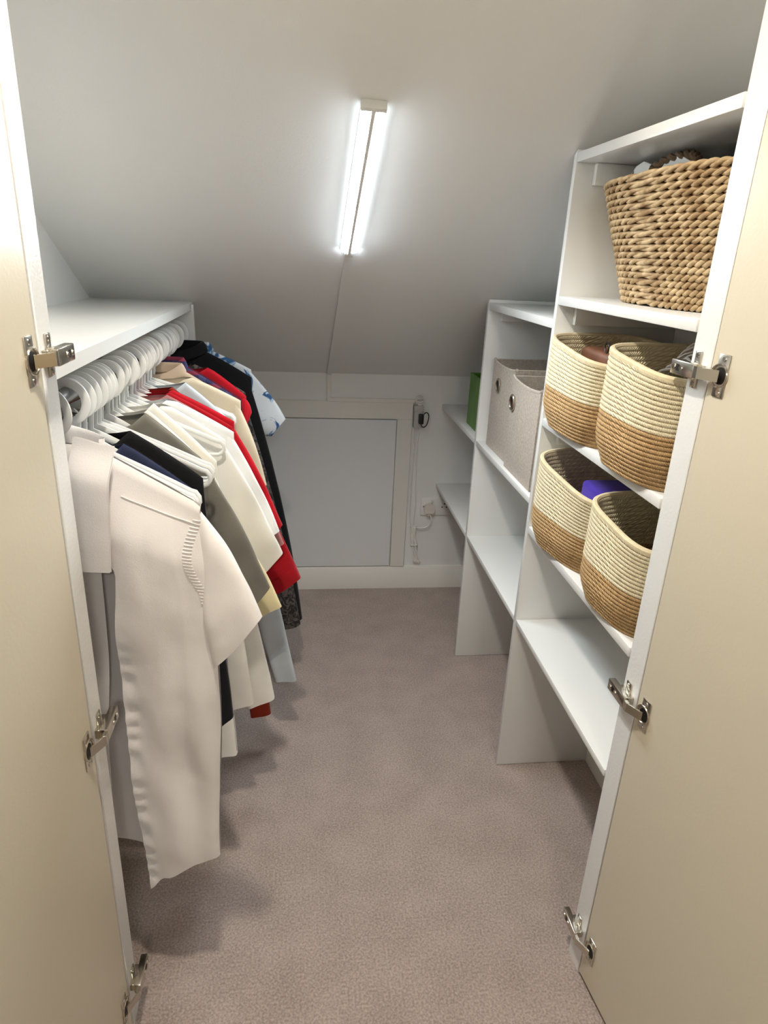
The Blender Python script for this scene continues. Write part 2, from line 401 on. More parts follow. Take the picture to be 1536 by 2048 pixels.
part(tr, 'slope_run', MB().hexa([(trk(a.y)-.0095, a.y, zs(a.y)-.012), (trk(a.y)+.0095, a.y, zs(a.y)-.012), (trk(yend)+.0095, yend, zs(yend)-.012), (trk(yend)-.0095, yend, zs(yend)-.012),
    (trk(a.y)-.0095, a.y, zs(a.y)), (trk(a.y)+.0095, a.y, zs(a.y)), (trk(yend)+.0095, yend, zs(yend)), (trk(yend)-.0095, yend, zs(yend))]), 'ceil')
part(tr, 'wall_drop', MB().box(.105, .121, YB-.012, YB, .879, ZK-.002, .001), 'trim')
part(tr, 'wall_run', MB().box(.105, .478, YB-.0165, YB, .879, .894, .001), 'trim')

# downlight, and an unseen fill lamp added to brighten the closet's depth
dl = thing('downlight', 'small recessed downlight in the ceiling just outside the open doors', 'lamp', (-.06, .74, ZR))
part(dl, 'bezel', MB().tube([(-.06+.052*math.cos(t*math.pi/16), .74+.052*math.sin(t*math.pi/16), ZR-.003) for t in range(32)], .007, 8, closed=True), 'plastic')
part(dl, 'lens', MB().cyl((-.06, .74, ZR-.004), .045, .003, 'z', 32), 'spot')
lx_, ly_ = .2, -1.3
lp = thing('fill_lamp', 'round flush fill lamp added out of view further back in the room outside', 'lamp', (lx_, ly_, ZR))
part(lp, 'base', MB().cyl((lx_, ly_, ZR-.015), .2, .015, 'z', 40), 'plastic')
part(lp, 'shade', MB().grid(lambda u, v: (lx_+.185*math.cos(v*math.pi/2)*math.cos(2*math.pi*u), ly_+.185*math.cos(v*math.pi/2)*math.sin(2*math.pi*u), ZR-.014-.075*math.sin(v*math.pi/2)), 32, 8, cu=True), 'lamp')

# ------------------------------------------------------------------ electrics on the back wall
so = thing('wall_socket', 'white double plug socket low on the back wall', 'socket', (.607, YB, .407))
part(so, 'face_plate', MB().box(.534, .680, YB-.009, YB, .364, .450, .003, 2), 'plastic')
for x in (.571, .643):
    part(so, 'switch', MB().box(x+.006, x+.020, YB-.0125, YB-.008, .425, .441, .0015), 'plastic')
for x in (.548, .666):
    part(so, 'screw', MB().cyl((x, YB-.0098, .407), .003, .001, 'y', 10), 'dark')
for x, z in ((.633, .404), (.653, .404), (.643, .420)):
    part(so, 'pin_hole', MB().box(x-.0025, x+.0025, YB-.0094, YB-.0085, z-.003, z+.003), 'dark')
pl = thing('plug', 'rounded white mains plug pushed into the wall socket', 'plug', (.572, YB-.009, .398))
poly = [(.572+.024*math.cos(t*math.pi/12)*1.0, .400+.028*math.sin(t*math.pi/12)) for t in range(-3, 16)]
part(pl, 'body', MB().prism(poly, 'y', YB-.032, YB-.0085), 'plug')
part(pl, 'cord_grip', MB().box(.565, .580, YB-.026, YB-.012, .366, .382, .002), 'plug')
def spline(ps, n=10):
    ps = [Vector(p) for p in ps]; out = []
    for i in range(len(ps)-1):
        p0 = ps[max(i-1, 0)]; p1 = ps[i]; p2 = ps[i+1]; p3 = ps[min(i+2, len(ps)-1)]
        for k in range(n):
            t = k/n; out.append(.5*((2*p1)+(p2-p0)*t+(2*p0-5*p1+4*p2-p3)*t*t+(3*p1-p0-3*p2+p3)*t**3))
    return out+[ps[-1]]
cb = thing('cable_bundle', 'tied bundle of white flex hanging below the transformer', 'cable', (.515, YB, .14))
yy = YB-.012
part(cb, 'flex', MB().tube(spline([(.577, YB-.02, .370), (.584, yy-.012, .345), (.566, yy-.008, .312), (.530, yy-.006, .306), (.505, yy, .316)]), .0028, 6), 'cable')
part(cb, 'flex', MB().tube(spline([(.487, YB-.016, .778), (.486, YB-.014, .70), (.482, YB-.014, .52), (.484, YB-.014, .38), (.494, yy, .318)]), .0026, 6), 'cable')
part(cb, 'flex', MB().tube(spline([(.506, YB-.012, .778), (.501, YB-.008, .70), (.503, YB-.007, .55), (.508, YB-.007, .42), (.503, yy, .318)]), .0026, 6), 'cable')
r2 = random.Random(3)
for k in range(8):
    x0 = .488+.030*k/7; ph = r2.uniform(0, 6); pts = []
    for i in range(9):
        t = i/8; wv = .018*math.sin(math.pi*t)*math.cos(ph+k)
        pts.append((x0+.028*t+wv*.8, YB-.008-.012*abs(math.sin(ph+t*3)), .322-.180*t-.012*r2.random()))
    part(cb, 'flex', MB().tube(spline(pts, 4), .0034, 6), 'cable')
part(cb, 'tie', MB().tube([(.513+.016*math.cos(t*math.pi/8), YB-.014+.011*math.sin(t*math.pi/8), .222) for t in range(16)], .0025, 6, closed=True), 'cable')
ch = thing('transformer', 'small white transformer box, coloured grey for shade, fixed to the back wall', 'transformer', (.495, YB, .774))
part(ch, 'box', MB().box(.476, .512, YB-.032, YB, .774, .868, .003, 2), 'shaded_box')
part(ch, 'lid_lip', MB().box(.474, .514, YB-.034, YB, .846, .870, .002), 'shaded_box')
ad = thing('plug_adapter', 'small black plug adapter with a looped black lead', 'adapter', (.502, YB-.033, .79))
part(ad, 'body', MB().box(.493, .513, YB-.058, YB-.032, .797, .838, .003, 2), 'blackp')
part(ad, 'lead', MB().tube(spline([(.512, YB-.045, .836), (.524, YB-.042, .845), (.536, YB-.036, .835), (.538, YB-.030, .812), (.530, YB-.03, .786), (.516, YB-.035, .780), (.506, YB-.045, .790), (.504, YB-.045, .800)]), .0022, 6), 'blackp')
tc_ = thing('coiled_lead', 'small coil of white lead tucked above the transformer', 'cable', (.497, YB-.02, .872))
for k in range(3):
    pts = [(.498+.019*math.cos(t*2*math.pi/14)*(1-.1*k), YB-.012-.006*k+.004*math.sin(t), .893+.020*math.sin(t*2*math.pi/14)*(1-.3*k)) for t in range(14)]
    part(tc_, 'loop', MB().tube(pts, .0026, 6, closed=True), 'cable')
part(tc_, 'tie', MB().box(.489, .507, YB-.03, YB-.006, .870, .878, .002), 'cable')

# ------------------------------------------------------------------ hangers
hz = RZ+RR-.0255                          # hook centre height
def hook_mesh(hr, wid, th, turn):
    hp = []
    for i in range(27):
        t = math.radians(-80+turn*i/26)  # from the stem, round the right side, over the top, to the open left
        hp.append((hr*math.cos(t), 0, hr*math.sin(t)+(.0255-hr+wid)))
    z0 = hp[0][2]
    stem = [(.0, 0, -.088), (.001, 0, -.066), (.003, 0, z0-.012)]
    return MB().tube(stem+hp, lambda q: wid*(.55+.45*min(1, q*5))*(1-.35*max(0, q-.75)*4), 8, ry=th).mesh('hook', 'plastic')
HOOKS = [hook_mesh(.0325, .0080, .0022, 290), hook_mesh(.0305, .0056, .0024, 280), hook_mesh(.0285, .0040, .0026, 270), hook_mesh(.0335, .0070, .0018, 250)]
def hanger_body(kx=1.0, kz=1.0):
    mb = MB(); pts = []
    # one closed run: neck, right arm, round end, bottom bar, round left end, left arm
    arm = [(.008, -.079), (.03, -.086), (.07, -.101), (.12, -.121), (.17, -.143), (.196, -.155)]
    end = [(.196+.017*math.sin(a), -.171+.0165*math.cos(a)) for a in [math.radians(d) for d in (35, 70, 105, 140, 170)]]
    R = arm+end
    pts = R+[(.12, -.188), (.06, -.188)]
    pts = [(0, -.076)]+pts+[(0, -.188)]+[(-x, z) for x, z in pts[::-1]]
    pts = [(x*kx, -.076+(z+.076)*kz) for x, z in pts]
    n = len(pts)
    def wid(i):
        x = abs(pts[i][0])
        z = pts[i][1]
        return .009-.0035*min(1, x/.09) if z > -.076-.084*kz else .0045
    P3 = [Vector((x, 0, z)) for x, z in pts]
    k = 0; rings = []
    for i, p in enumerate(P3):
        t = (P3[(i+1) % n]-P3[i-1]).normalized(); q = Vector((0, 1, 0)); b = t.cross(q); w_ = wid(i)
        rings.append([tuple(p+b*w_*math.cos(2*math.pi*(j+.5)/8)+q*.0032*math.sin(2*math.pi*(j+.5)/8)) for j in range(8)])
    vs = [v for r_ in rings for v in r_]
    fs = [(i*8+j, i*8+(j+1) % 8, ((i+1) % n)*8+(j+1) % 8, ((i+1) % n)*8+j) for i in range(n) for j in range(8)]
    return mb.add(vs, fs).mesh('hanger', 'plastic')
HBODY = hanger_body()
HG = 'white plastic hangers on the rail'
def hanger(y, rz, label, sh=None):
    me, j = HBODY, rnd.uniform(-.003, .003)
    if sh:                              # arms as wide and as sloped as the shoulders they carry
        lim = min(sh[0], -lx(sh[0]))
        me, j = hanger_body((lim-.015)/.213, max(.45, (hz-.076-sh[1])/.079)), 0
    o = link('clothes_hanger', me); o.location = (RX+rnd.uniform(-.002, .002), y+j, hz); o.rotation_euler = (0, 0, rz)
    tag(o, label, 'hanger', HG)
    k = link('hook', rnd.choice(HOOKS), o); k.rotation_euler = (0, 0, rnd.uniform(-.12, .12))
    return o

# ------------------------------------------------------------------ garments
def sm(a, b, x):
    t = max(0, min(1, (x-a)/(b-a))); return t*t*(3-2*t)
def nz(x, y, z): return noise.noise(Vector((x, y, z)))
LEFTMAX = .252
def lx(dx):                                # the wall is close: sleeves on the far side fold in
    return -min(dx, .2+(dx-.2)*.4 if dx > .2 else dx, LEFTMAX)
def body_fn(sh, zn, hem, T, A, seed, neck='round', hn=.07, dip=.05, hemwave=.006, yw=0.0):
    hs, zsft = sh; hw, zh = hem
    k1 = 27; ph = 1.3*yw
    def fn(u, v):
        th = 2*math.pi*u; c, s = math.cos(th), math.sin(th)
        t = v**1.6
        cx = math.copysign(abs(c)**.62, c); sy = math.copysign(abs(s)**.6, s)
        wR = hs*(1-t)+hw*t+.012*math.sin(math.pi*t)*nz(seed, t*3, 1)
        wL = -lx(wR)
        x = cx*(wR if cx > 0 else wL)
        ax = abs(x)
        if ax < hn: zt = zn-(dip if s < 0 else dip*.3)*(1-(ax/hn)**2)*(1 if neck else .2)
        else:
            q = (ax-hn)/max(.01, hs-hn); zt = zn+(zsft-zn)*(q*.85+.15*q*q)
        zb = zh+hemwave*math.sin(k1*.5*x+ph)+.01*nz(seed, x*9, 4)
        z = zt*(1-t)+zb*t
        open_ = max(0, 1-(ax/hn)**2)*(1-sm(0, .12, t))*.006 if neck else 0
        th_ = (.001+.0064*math.sqrt(min(1, t/.012))+(T-.0074)*sm(.08, .32, t))*(1-(.12-.14*nz(x*9+seed, t*2, 8))*sm(.15, .35, t))+open_
        fold = .005*sm(1.03, .70, z)*(math.sin(k1*x+ph+1.2*math.sin(2.2*(1.1-z)*1.6+yw))+.6*math.sin(k1*1.9*x+ph*2))*sm(1.04, .85, z)+.004*sm(1.02, .85, z)*nz(x*14, z*9, yw*2.5)
        return (x, sy*th_+fold, z)
    return fn
def sleeve_fn(side, sh, under, co, ci, T, seed, bulge=.012, A=.003, yoff=0.0, yw=0.0):
    def tr_(p): return (p[0], p[1]) if side > 0 else (lx(p[0]), p[1])
    s0, u0, c0, i0 = tr_((sh[0]-.012, sh[1]+.002)), tr_((under[0]-.02, under[1])), tr_(co), tr_(ci)
    def fn(u, v):
        th = 2*math.pi*u; c, s = math.cos(th), math.sin(th)
        def bez(a, b, k):
            m_ = ((a[0]+b[0])/2+side*k, (a[1]+b[1])/2+k*.6)
            return ((1-v)**2*a[0]+2*v*(1-v)*m_[0]+v*v*b[0], (1-v)**2*a[1]+2*v*(1-v)*m_[1]+v*v*b[1])
        tp = bez(s0, c0, bulge); bt = bez(u0, i0, -.004)
        cc = math.copysign(abs(c)**.75, c)
        x = (tp[0]+bt[0])/2+cc*(tp[0]-bt[0])/2; z = (tp[1]+bt[1])/2+cc*(tp[1]-bt[1])/2
        th_ = (.008+(T-.008)*sm(0, .35, v))*(.9+.15*nz(seed, v*4, c))
        y = math.copysign(abs(s)**.7, s)*th_+A*sm(0, .4, v)*math.sin(55*x+1.3*yw+4*z)+.007*nz(x*16, z*12, yw*2.5+3)*sm(0, .3, v)+yoff*sm(0, 1, v)
        return (x, y, z+.003*math.sin(70*x+seed)*v)
    return fn
def thick(me_obj, t=.0015):
    pass
def garment(name, label, y, m, sh=(.205, 1.036), under=(.2, .83), co=(.3, .76), ci=(.235, .70), hem=(.215, .45), zn=1.135, T=.013, A=.005,
            neck='round', collar=None, cuff=None, rz=0.0, hn=.072, yoff=0.0, hang=True, group=None, dip=.045, bulge=.012):
    seed = round(y*37.7 % 11, 3)
    root = thing(name, label, name.replace('_', ' ').split()[-1], (RX, y, hem[1]), rz, group)
    def P(n_, mb, mm, **k):
        q = MB().add([(v[0], v[1], v[2]-hem[1]) for v in mb.v], mb.f); return q.build(n_, mm, root, 60, **k)
    P('body', MB().grid(body_fn(sh, zn, hem, T, A, seed, neck, hn, dip, yw=y), 64, 44, cu=True), m)
    for s in (1, -1):
        sl = P('sleeve', MB().grid(sleeve_fn(s, sh, under, co, ci, T*.95, seed+s, bulge, yoff=yoff, yw=y), 28, 22, cu=True), m)
        if cuff:
            fn = sleeve_fn(s, sh, under, co, ci, T*.95, seed+s, bulge, yoff=yoff, yw=y); h0 = cuff[1]
            P('cuff', MB().grid(lambda u, v: Vector(fn(u, 1-h0+h0*v+(.012 if v == 1 else 0)))+Vector((0, .0022*math.copysign(1, math.sin(2*math.pi*u)), 0)), 28, 4, cu=True), cuff[0]).parent = sl
    if collar:
        cm, ch_ = collar
        def cf(u, v):
            th = 2*math.pi*u; k = math.sin(math.pi*v)
            r = 1+.22*sm(.4, 1, v)
            zz = zn-.012+ch_*1.5*math.sin(math.pi*min(1, v*1.05)*.62)-ch_*1.1*sm(.55, 1, v)
            fr_ = max(0, -math.sin(th))
            return (hn*.98*r*math.cos(th), (.0175 if ch_ > .025 else .0108)*r*math.sin(th)-(.004 if ch_ > .025 else .001)*fr_, zz-.03*fr_*fr_)
        P('collar', MB().grid(cf, 40, 8, cu=True), cm)
    if hang: hanger(y+.0, rz, 'white plastic hanger holding the '+label.split(' hanging')[0].split(' on ')[0].split(' with ')[0].split(' behind ')[0].split(' in front')[0].split(' below')[0].split(' showing')[0].split(' at the')[0].split(' near')[0].split(' tucked')[0].split(' beside')[0].split(' between')[0], sh)
    return root

F1 = lambda n, r, g, b, **k: fabric(n, srgb(r, g, b), **k)
M['f_white'] = F1('white_cotton', 242, 237, 234, var=.03)
M['f_white2'] = F1('off_white_jersey', 238, 235, 227, var=.04)
M['f_white3'] = F1('clean_white_jersey', 240, 240, 238, var=.04)
M['f_ivory'] = F1('ivory_cotton', 236, 232, 224, var=.06)
M['f_grey'] = F1('mid_grey_jersey', 128, 124, 114, var=.12)
M['f_black'] = F1('black_wool', 20, 19, 22, var=.3)
M['f_navy'] = F1('navy_cotton', 44, 50, 76, var=.25)
M['f_yellow'] = F1('pale_yellow_jersey', 236, 222, 176, var=.06)
M['f_mauve'] = F1('dusty_rose_cotton', 176, 116, 114, var=.1)
M['f_red'] = F1('red_cotton', 172, 14, 28, var=.15)
M['f_crimson'] = F1('crimson_cotton', 190, 18, 34, var=.12)
M['f_rust'] = F1('rust_knit', 150, 48, 24, var=.2, bump=.8)
M['f_pale'] = F1('pale_blue_grey_cotton', 198, 208, 214, var=.08)
M['f_cream'] = F1('oatmeal_jersey', 220, 206, 180, var=.08)
M['f_beige'] = F1('beige_cotton', 204, 182, 158, var=.06)
M['f_burg'] = F1('burgundy_wool', 96, 18, 40, var=.3)
M['f_taupe'] = F1('taupe_knit', 110, 98, 84, var=.2, bump=.8)
M['f_jet'] = F1('black_quilted', 12, 12, 15, var=.3)
def plaid(name, c0, c1, c2):
    m, N, L, P = base_mat(name); P.inputs['Roughness'].default_value = .92
    tc = N.new('ShaderNodeTexCoord'); fac = []
    for d in ('X', 'Z'):
        wv = N.new('ShaderNodeTexWave'); wv.bands_direction = d; wv.inputs['Scale'].default_value = 9; wv.inputs['Distortion'].default_value = .5
        L.new(tc.outputs['Object'], wv.inputs['Vector']); fac.append(wv)
    r1 = N.new('ShaderNodeValToRGB'); r1.color_ramp.elements[0].color = c0; r1.color_ramp.elements[1].color = c1; r1.color_ramp.elements[0].position = .4; r1.color_ramp.elements[1].position = .6
    L.new(fac[0].outputs['Fac'], r1.inputs['Fac'])
    mx = N.new('ShaderNodeMix'); mx.data_type = 'RGBA'; mx.inputs[7].default_value = c2
    L.new(r1.outputs['Color'], mx.inputs[6])
    r2_ = N.new('ShaderNodeValToRGB'); r2_.color_ramp.elements[0].position = .7; r2_.color_ramp.elements[1].position = .9
    L.new(fac[1].outputs['Fac'], r2_.inputs['Fac']); L.new(r2_.outputs['Color'], mx.inputs[0])
    L.new(mx.outputs[2], P.inputs['Base Color'])
    return m
M['f_plaid'] = plaid('navy_flannel', srgb(42, 42, 78), srgb(60, 60, 100), srgb(120, 40, 60))
def blotch(name, c0, c1, scale, lo, hi, c2=None):
    m, N, L, P = base_mat(name); P.inputs['Roughness'].default_value = .9
    tc = N.new('ShaderNodeTexCoord'); n = N.new('ShaderNodeTexNoise'); n.inputs['Scale'].default_value = scale; n.inputs['Detail'].default_value = 3; n.inputs['Distortion'].default_value = 1.2
    L.new(tc.outputs['Object'], n.inputs['Vector'])
    r = N.new('ShaderNodeValToRGB'); r.color_ramp.elements[0].color = c0; r.color_ramp.elements[1].color = c1
    r.color_ramp.elements[0].position = lo; r.color_ramp.elements[1].position = hi
    if c2:
        q = r.color_ramp.elements.new((lo+hi)/2); q.color = c2
    L.new(n.outputs['Fac'], r.inputs['Fac']); L.new(r.outputs['Color'], P.inputs['Base Color'])
    return m
M['f_leopard'] = blotch('charcoal_mottled', srgb(34, 30, 30), srgb(92, 84, 80), 60, .45, .6)
M['f_hawaii'] = blotch('blue_white_print', srgb(208, 212, 216), srgb(44, 84, 128), 18, .545, .62, srgb(130, 160, 190))

# front shirt: open at the front, wide facing strip, short sleeves
def white_shirt():
    y0 = 1.075; rz = -.26; hb = .231
    root = thing('shirt', 'long white short-sleeved shirt hanging open beside the door lining', 'shirt', (RX, y0, hb), rz)
    m = 'f_white'
    def P(n_, mb, mm=m, **k):
        q = MB().add([(v[0], v[1], v[2]-hb) for v in mb.v], mb.f); o = q.build(n_, mm, root, 60, **k); return o
    def ztop(x):
        ax = abs(x); return 1.152 if ax < .07 else 1.152+(ax-.07)/(.239-.07)*(1.069-1.152)
    def hemz(x): # dipping hem
        return .231+.042*sm(.090, .135, x)+.040*sm(.130, .20, x)+.018*sm(.20, .24, x)
    def xl_(z): return .086+.012*sm(.8, .97, z)-.035*sm(.94, 1.0, z)+.012*sm(.55, .23, z)
    def xr_(z): return .239+.017*sm(1.06, .9, z)-.016*sm(.72, .33, z)
    def front(u, v):
        xg = .070+u*(.239-.070); zt = ztop(xg); z1 = hemz(.098+u*.142); z = zt+(z1-zt)*v
        xl, xr = xl_(z), xr_(z); x = xl+u*(xr-xl)
        side = math.sqrt(max(0, (xr-x)/.05)) if x > xr-.05 else 1
        yy = -.001-.0055*math.sqrt(min(1, v/.012))-.0235*side*sm(0, .16, v)-.006*math.sin(u*5+1.1)*sm(.05, .5, v)*side
        yy += .008*nz(x*11, z*7, 1.5)*sm(.02, .2, v)+.004*nz(x*26, z*10, 5)*sm(.03, .2, v)+.004*math.sin(x*70+2*nz(x*5, z*4, 2))*sm(.25, .6, v)*side
        yy += .0026*sm(.12, 0, abs(u-.06))*math.sin(z*150+2*math.sin(z*40))*sm(.3, .5, v)          # puckered front edge
        return (x, yy, z)
    fp = P('front_panel', MB().grid(front, 44, 100))
    def left(u, v):
        xg = -.232+u*.262; zt = ztop(xg); z1 = .306+.006*math.sin(u*9); z = zt+(z1-zt)*v
        x = -.250+u*(.250+.030+.035*sm(.45, .9, z))
        yy = -.001-.004*math.exp(-(x/.03)**2)*(1-sm(0, .05, v))-.0055*math.sqrt(min(1, v/.012))-.0115*sm(0, .15, v)-.006*math.sin(u*6+.4)*sm(.05, .5, v)+.007*nz(x*10, z*6, 9)*sm(.05, .3, v)
        return (x, yy, z)
    P('front_panel', MB().grid(left, 36, 60))
    def back(u, v):
        xg = -.235+u*.47; zt = ztop(xg); z = zt+(.300-zt)*v
        xr = xr_(z); x = -.250+u*(.250+xr)
        ed = min(1, math.sqrt(max(0, (xr-x)/.05)))
        yy = .001+.004*math.exp(-(x/.03)**2)*(1-sm(0, .05, v))+.0055*math.sqrt(min(1, v/.012))*min(1, ed*3)+.0075*ed*sm(0, .15, v)+.006*math.sin(u*14)*sm(.2, .6, v)*ed-.004*(1-ed)+.005*nz(x*9, z*6, 20)*sm(.05, .3, v)
        return (x, yy, z)
    P('back_panel', MB().grid(back, 40, 50))
    # facing strip lying over the chest
    def strip(u, v):
        z = 1.160+(.951-1.160)*v; x0 = .046-.022*v; x1 = .112-.013*v
        x = x0+u*(x1-x0)
        yy = -.022-.020*sm(0, .3, v)-.002*math.sin(u*3.1)-.006*v
        return (x, yy, z+(.010*(1-v)*sm(1, 0, u) if v < .3 else 0)+.004*u*v)
    bm_ = MB().grid(strip, 12, 24); bm_.grid(lambda u, v: Vector(strip(u, v))+Vector((0, .004, 0)), 12, 24)
    P('facing_strip', bm_)
    # collar band and shoulder fold behind it
    def col(u, v):
        th = math.pi*(u*1.15-.1); x = .072*math.cos(th)+.018; yy = .02*math.sin(th)-.010
        return (x, yy-.008*sm(.5, 1, v)*-math.sin(th), 1.146+.034*math.sin(math.pi*min(v, 1)*.75)-.012*abs(math.cos(th)))
    P('collar', MB().grid(col, 30, 8))
    for s in (1, -1):
        fn = sleeve_fn(s, (.239, 1.068), (.254, .915), (.334, .872), (.250, .768), .024, 2.2+s, .016, .005, yw=.6)
        P('sleeve', MB().grid(fn, 40, 30, cu=True))
    def on(x, z, d=.0012):   # point on the right front panel near (x, z)
        zt = ztop(x); v = (zt-z)/(zt-hemz(x)); u = (x-xl_(z))/(xr_(z)-xl_(z)); q = front(max(0, min(1, u)), max(0, min(1, v)))
        return (q[0], q[1]-d, q[2])
    P('yoke_seam', MB().tube([on(.112+.122*t/20, 1.078-.040*(t/20)) for t in range(21)], .0008, 5)).parent = fp
    pk = MB()
    for t in range(26):
        q = t/25; x = .234-.016*math.sin(math.pi*min(1, q*1.15))+.010*q*q; z = 1.044-.150*q
        pk.tube([on(x-.007, z+.001, .0004), on(x-.002, z, .0006), on(x+.003, z-.001, .0006), on(x+.007, z-.0015, .0002)], .0010, 6)
    P('armhole_seam', pk).parent = fp
    hanger(y0, rz, 'white plastic hanger holding the long white short-sleeved shirt', (.239, 1.069))
white_shirt()

EM1 = 'empty white plastic hanger between the front white shirt and the dark tops'
for y, rz in ((1.152, -.22), (1.170, -.20), (1.188, -.19)):
    hanger(y, rz, EM1)
garment('top', 'navy top hanging behind the long white shirt', 1.220, 'f_navy', co=(.225, .62), ci=(.17, .60), sh=(.197, 1.032), hem=(.2, .52), zn=1.115, rz=-.17)
garment('jumper', 'black jumper with pale ribbed cuffs hanging behind the navy top', 1.254, 'f_black', sh=(.205, 1.042), under=(.19, .80), co=(.248, .40), ci=(.19, .38), hem=(.215, .46), zn=1.13,
        cuff=('f_ivory', .14), rz=-.12)
EM2 = 'empty white plastic hanger between the black jumper and the grey tee'
for y, rz in ((1.290, -.09), (1.308, -.07), (1.326, -.06)):
    hanger(y, rz, EM2)
garment('tee', 'mid grey tee with loose sleeves hanging behind empty hangers', 1.374, 'f_grey', sh=(.205, 1.012), under=(.205, .80), co=(.318, .735), ci=(.262, .665), hem=(.22, .40), yoff=-.006)
garment('shirt', 'pale ivory long-sleeved shirt behind the grey tee', 1.404, 'f_ivory', sh=(.2, 1.0), under=(.2, .78), co=(.272, .40), ci=(.2, .37), hem=(.22, .36), yoff=-.006)
garment('tee', 'pale yellow tee showing below the grey tee', 1.434, 'f_yellow', sh=(.19, .975), zn=1.10, under=(.2, .80), co=(.342, .655), ci=(.275, .612), hem=(.22, .42), yoff=-.006)
garment('shirt', 'off-white long-sleeved shirt with crumpled sleeves below the yellow tee', 1.464, 'f_white2', sh=(.2, 1.005), under=(.2, .76), co=(.318, .37), ci=(.248, .335), hem=(.22, .36), T=.013, cuff=('f_white2', .1))
hanger(1.488, .02, 'empty white plastic hanger between the yellow tee and the white tees')
garment('tee', 'thick off-white tee with hemmed sleeves in front of the red tops', 1.514, 'f_white2', sh=(.215, 1.042), under=(.2, .84), co=(.342, .755), ci=(.285, .69), hem=(.225, .42), T=.013, cuff=('f_white2', .12), collar=None, zn=1.125, hn=.085)
garment('tee', 'clean white tee between the off-white tee and the red tops', 1.545, 'f_white3', sh=(.232, 1.052), under=(.21, .84), co=(.335, .80), ci=(.27, .76), hem=(.225, .45), zn=1.13, hn=.09)
garment('shirt', 'dusty rose shirt just in front of the red polo', 1.575, 'f_mauve', sh=(.222, 1.045), under=(.21, .82), co=(.345, .755), ci=(.30, .735), hem=(.225, .45))
garment('polo', 'bright red polo with wide sleeves beside the white tees', 1.606, 'f_red', sh=(.222, 1.050), under=(.21, .83), co=(.386, .64), ci=(.296, .585), hem=(.225, .40), T=.0135, cuff=('f_red', .1))
garment('polo', 'crimson top behind the bright red polo', 1.637, 'f_crimson', sh=(.225, 1.055), under=(.21, .83), co=(.34, .78), ci=(.29, .74), hem=(.225, .42))
garment('jumper', 'rust red knit jumper with a sleeve showing at floor level', 1.667, 'f_rust', sh=(.21, 1.0), under=(.2, .76), co=(.298, .155), ci=(.238, .14), hem=(.22, .40))
hanger(1.69, .0, 'empty white plastic hanger behind the crimson top')
garment('shirt', 'pale blue-grey long-sleeved shirt with buttoned cuffs', 1.716, 'f_pale', sh=(.215, 1.03), under=(.205, .78), co=(.372, .25), ci=(.31, .235), hem=(.23, .33), cuff=('f_pale', .13), hn=.1)
EM3 = 'empty white plastic hanger between the pale blue-grey shirt and the oatmeal tee'
for y, rz in ((1.742, .02), (1.762, -.02)):
    hanger(y, rz, EM3)
garment('tee', 'oatmeal tee with ribbed neckline hanging midway along the rail', 1.792, 'f_cream', sh=(.228, 1.075), under=(.21, .86), co=(.292, .84), ci=(.235, .78), hem=(.225, .42), zn=1.138, hn=.095, T=.0135)
garment('shirt', 'beige shirt tucked behind the oatmeal tee', 1.824, 'f_beige', sh=(.21, 1.06), under=(.2, .84), co=(.28, .80), ci=(.23, .76), hem=(.22, .45), zn=1.15, collar=('f_beige', .02))
garment('shirt', 'navy checked flannel shirt behind the beige shirt', 1.856, 'f_plaid', sh=(.218, 1.065), under=(.21, .83), co=(.29, .60), ci=(.24, .57), hem=(.22, .42), zn=1.155, collar=('f_plaid', .024))
garment('shirt', 'burgundy shirt behind the navy checked flannel shirt', 1.89, 'f_burg', sh=(.222, 1.06), under=(.21, .82), co=(.295, .62), ci=(.24, .58), hem=(.22, .42), zn=1.15)
garment('tee', 'scarlet tee showing at the shoulder before the mottled top', 1.926, 'f_crimson', sh=(.232, 1.06), under=(.21, .84), co=(.246, 1.012), ci=(.22, .955), hem=(.215, .45), zn=1.14, hn=.13)
EM4 = 'empty white plastic hanger beside the scarlet tee'
for y, rz in ((1.952, .02), (1.972, .0)):
    hanger(y, rz, EM4)
garment('cardigan', 'charcoal mottled long cardigan in front of the black jacket', 2.004, 'f_leopard', sh=(.224, 1.055), under=(.21, .82), co=(.386, .262), ci=(.325, .235), hem=(.235, .25), zn=1.14, T=.014, bulge=.028)
EM5 = 'empty white plastic hanger between the mottled cardigan and the black jacket'
for y, rz in ((2.032, .0), (2.052, .02)):
    hanger(y, rz, EM5)
garment('jacket', 'black jacket with upright collar near the end of the rail', 2.092, 'f_jet', sh=(.236, 1.085), under=(.22, .83), co=(.392, .235), ci=(.325, .215), hem=(.25, .25), zn=1.165, T=.020, collar=('f_jet', .0275), hn=.092, bulge=.035)
garment('shirt', 'blue and white floral print shirt at the far end of the rail', 2.148, 'f_hawaii', sh=(.232, 1.10), under=(.215, .90), co=(.338, .945), ci=(.292, .885), hem=(.235, .45), zn=1.16, collar=('f_hawaii', .024), hn=.1)
hanger(2.178, 0, 'empty white plastic hanger against the end panel')

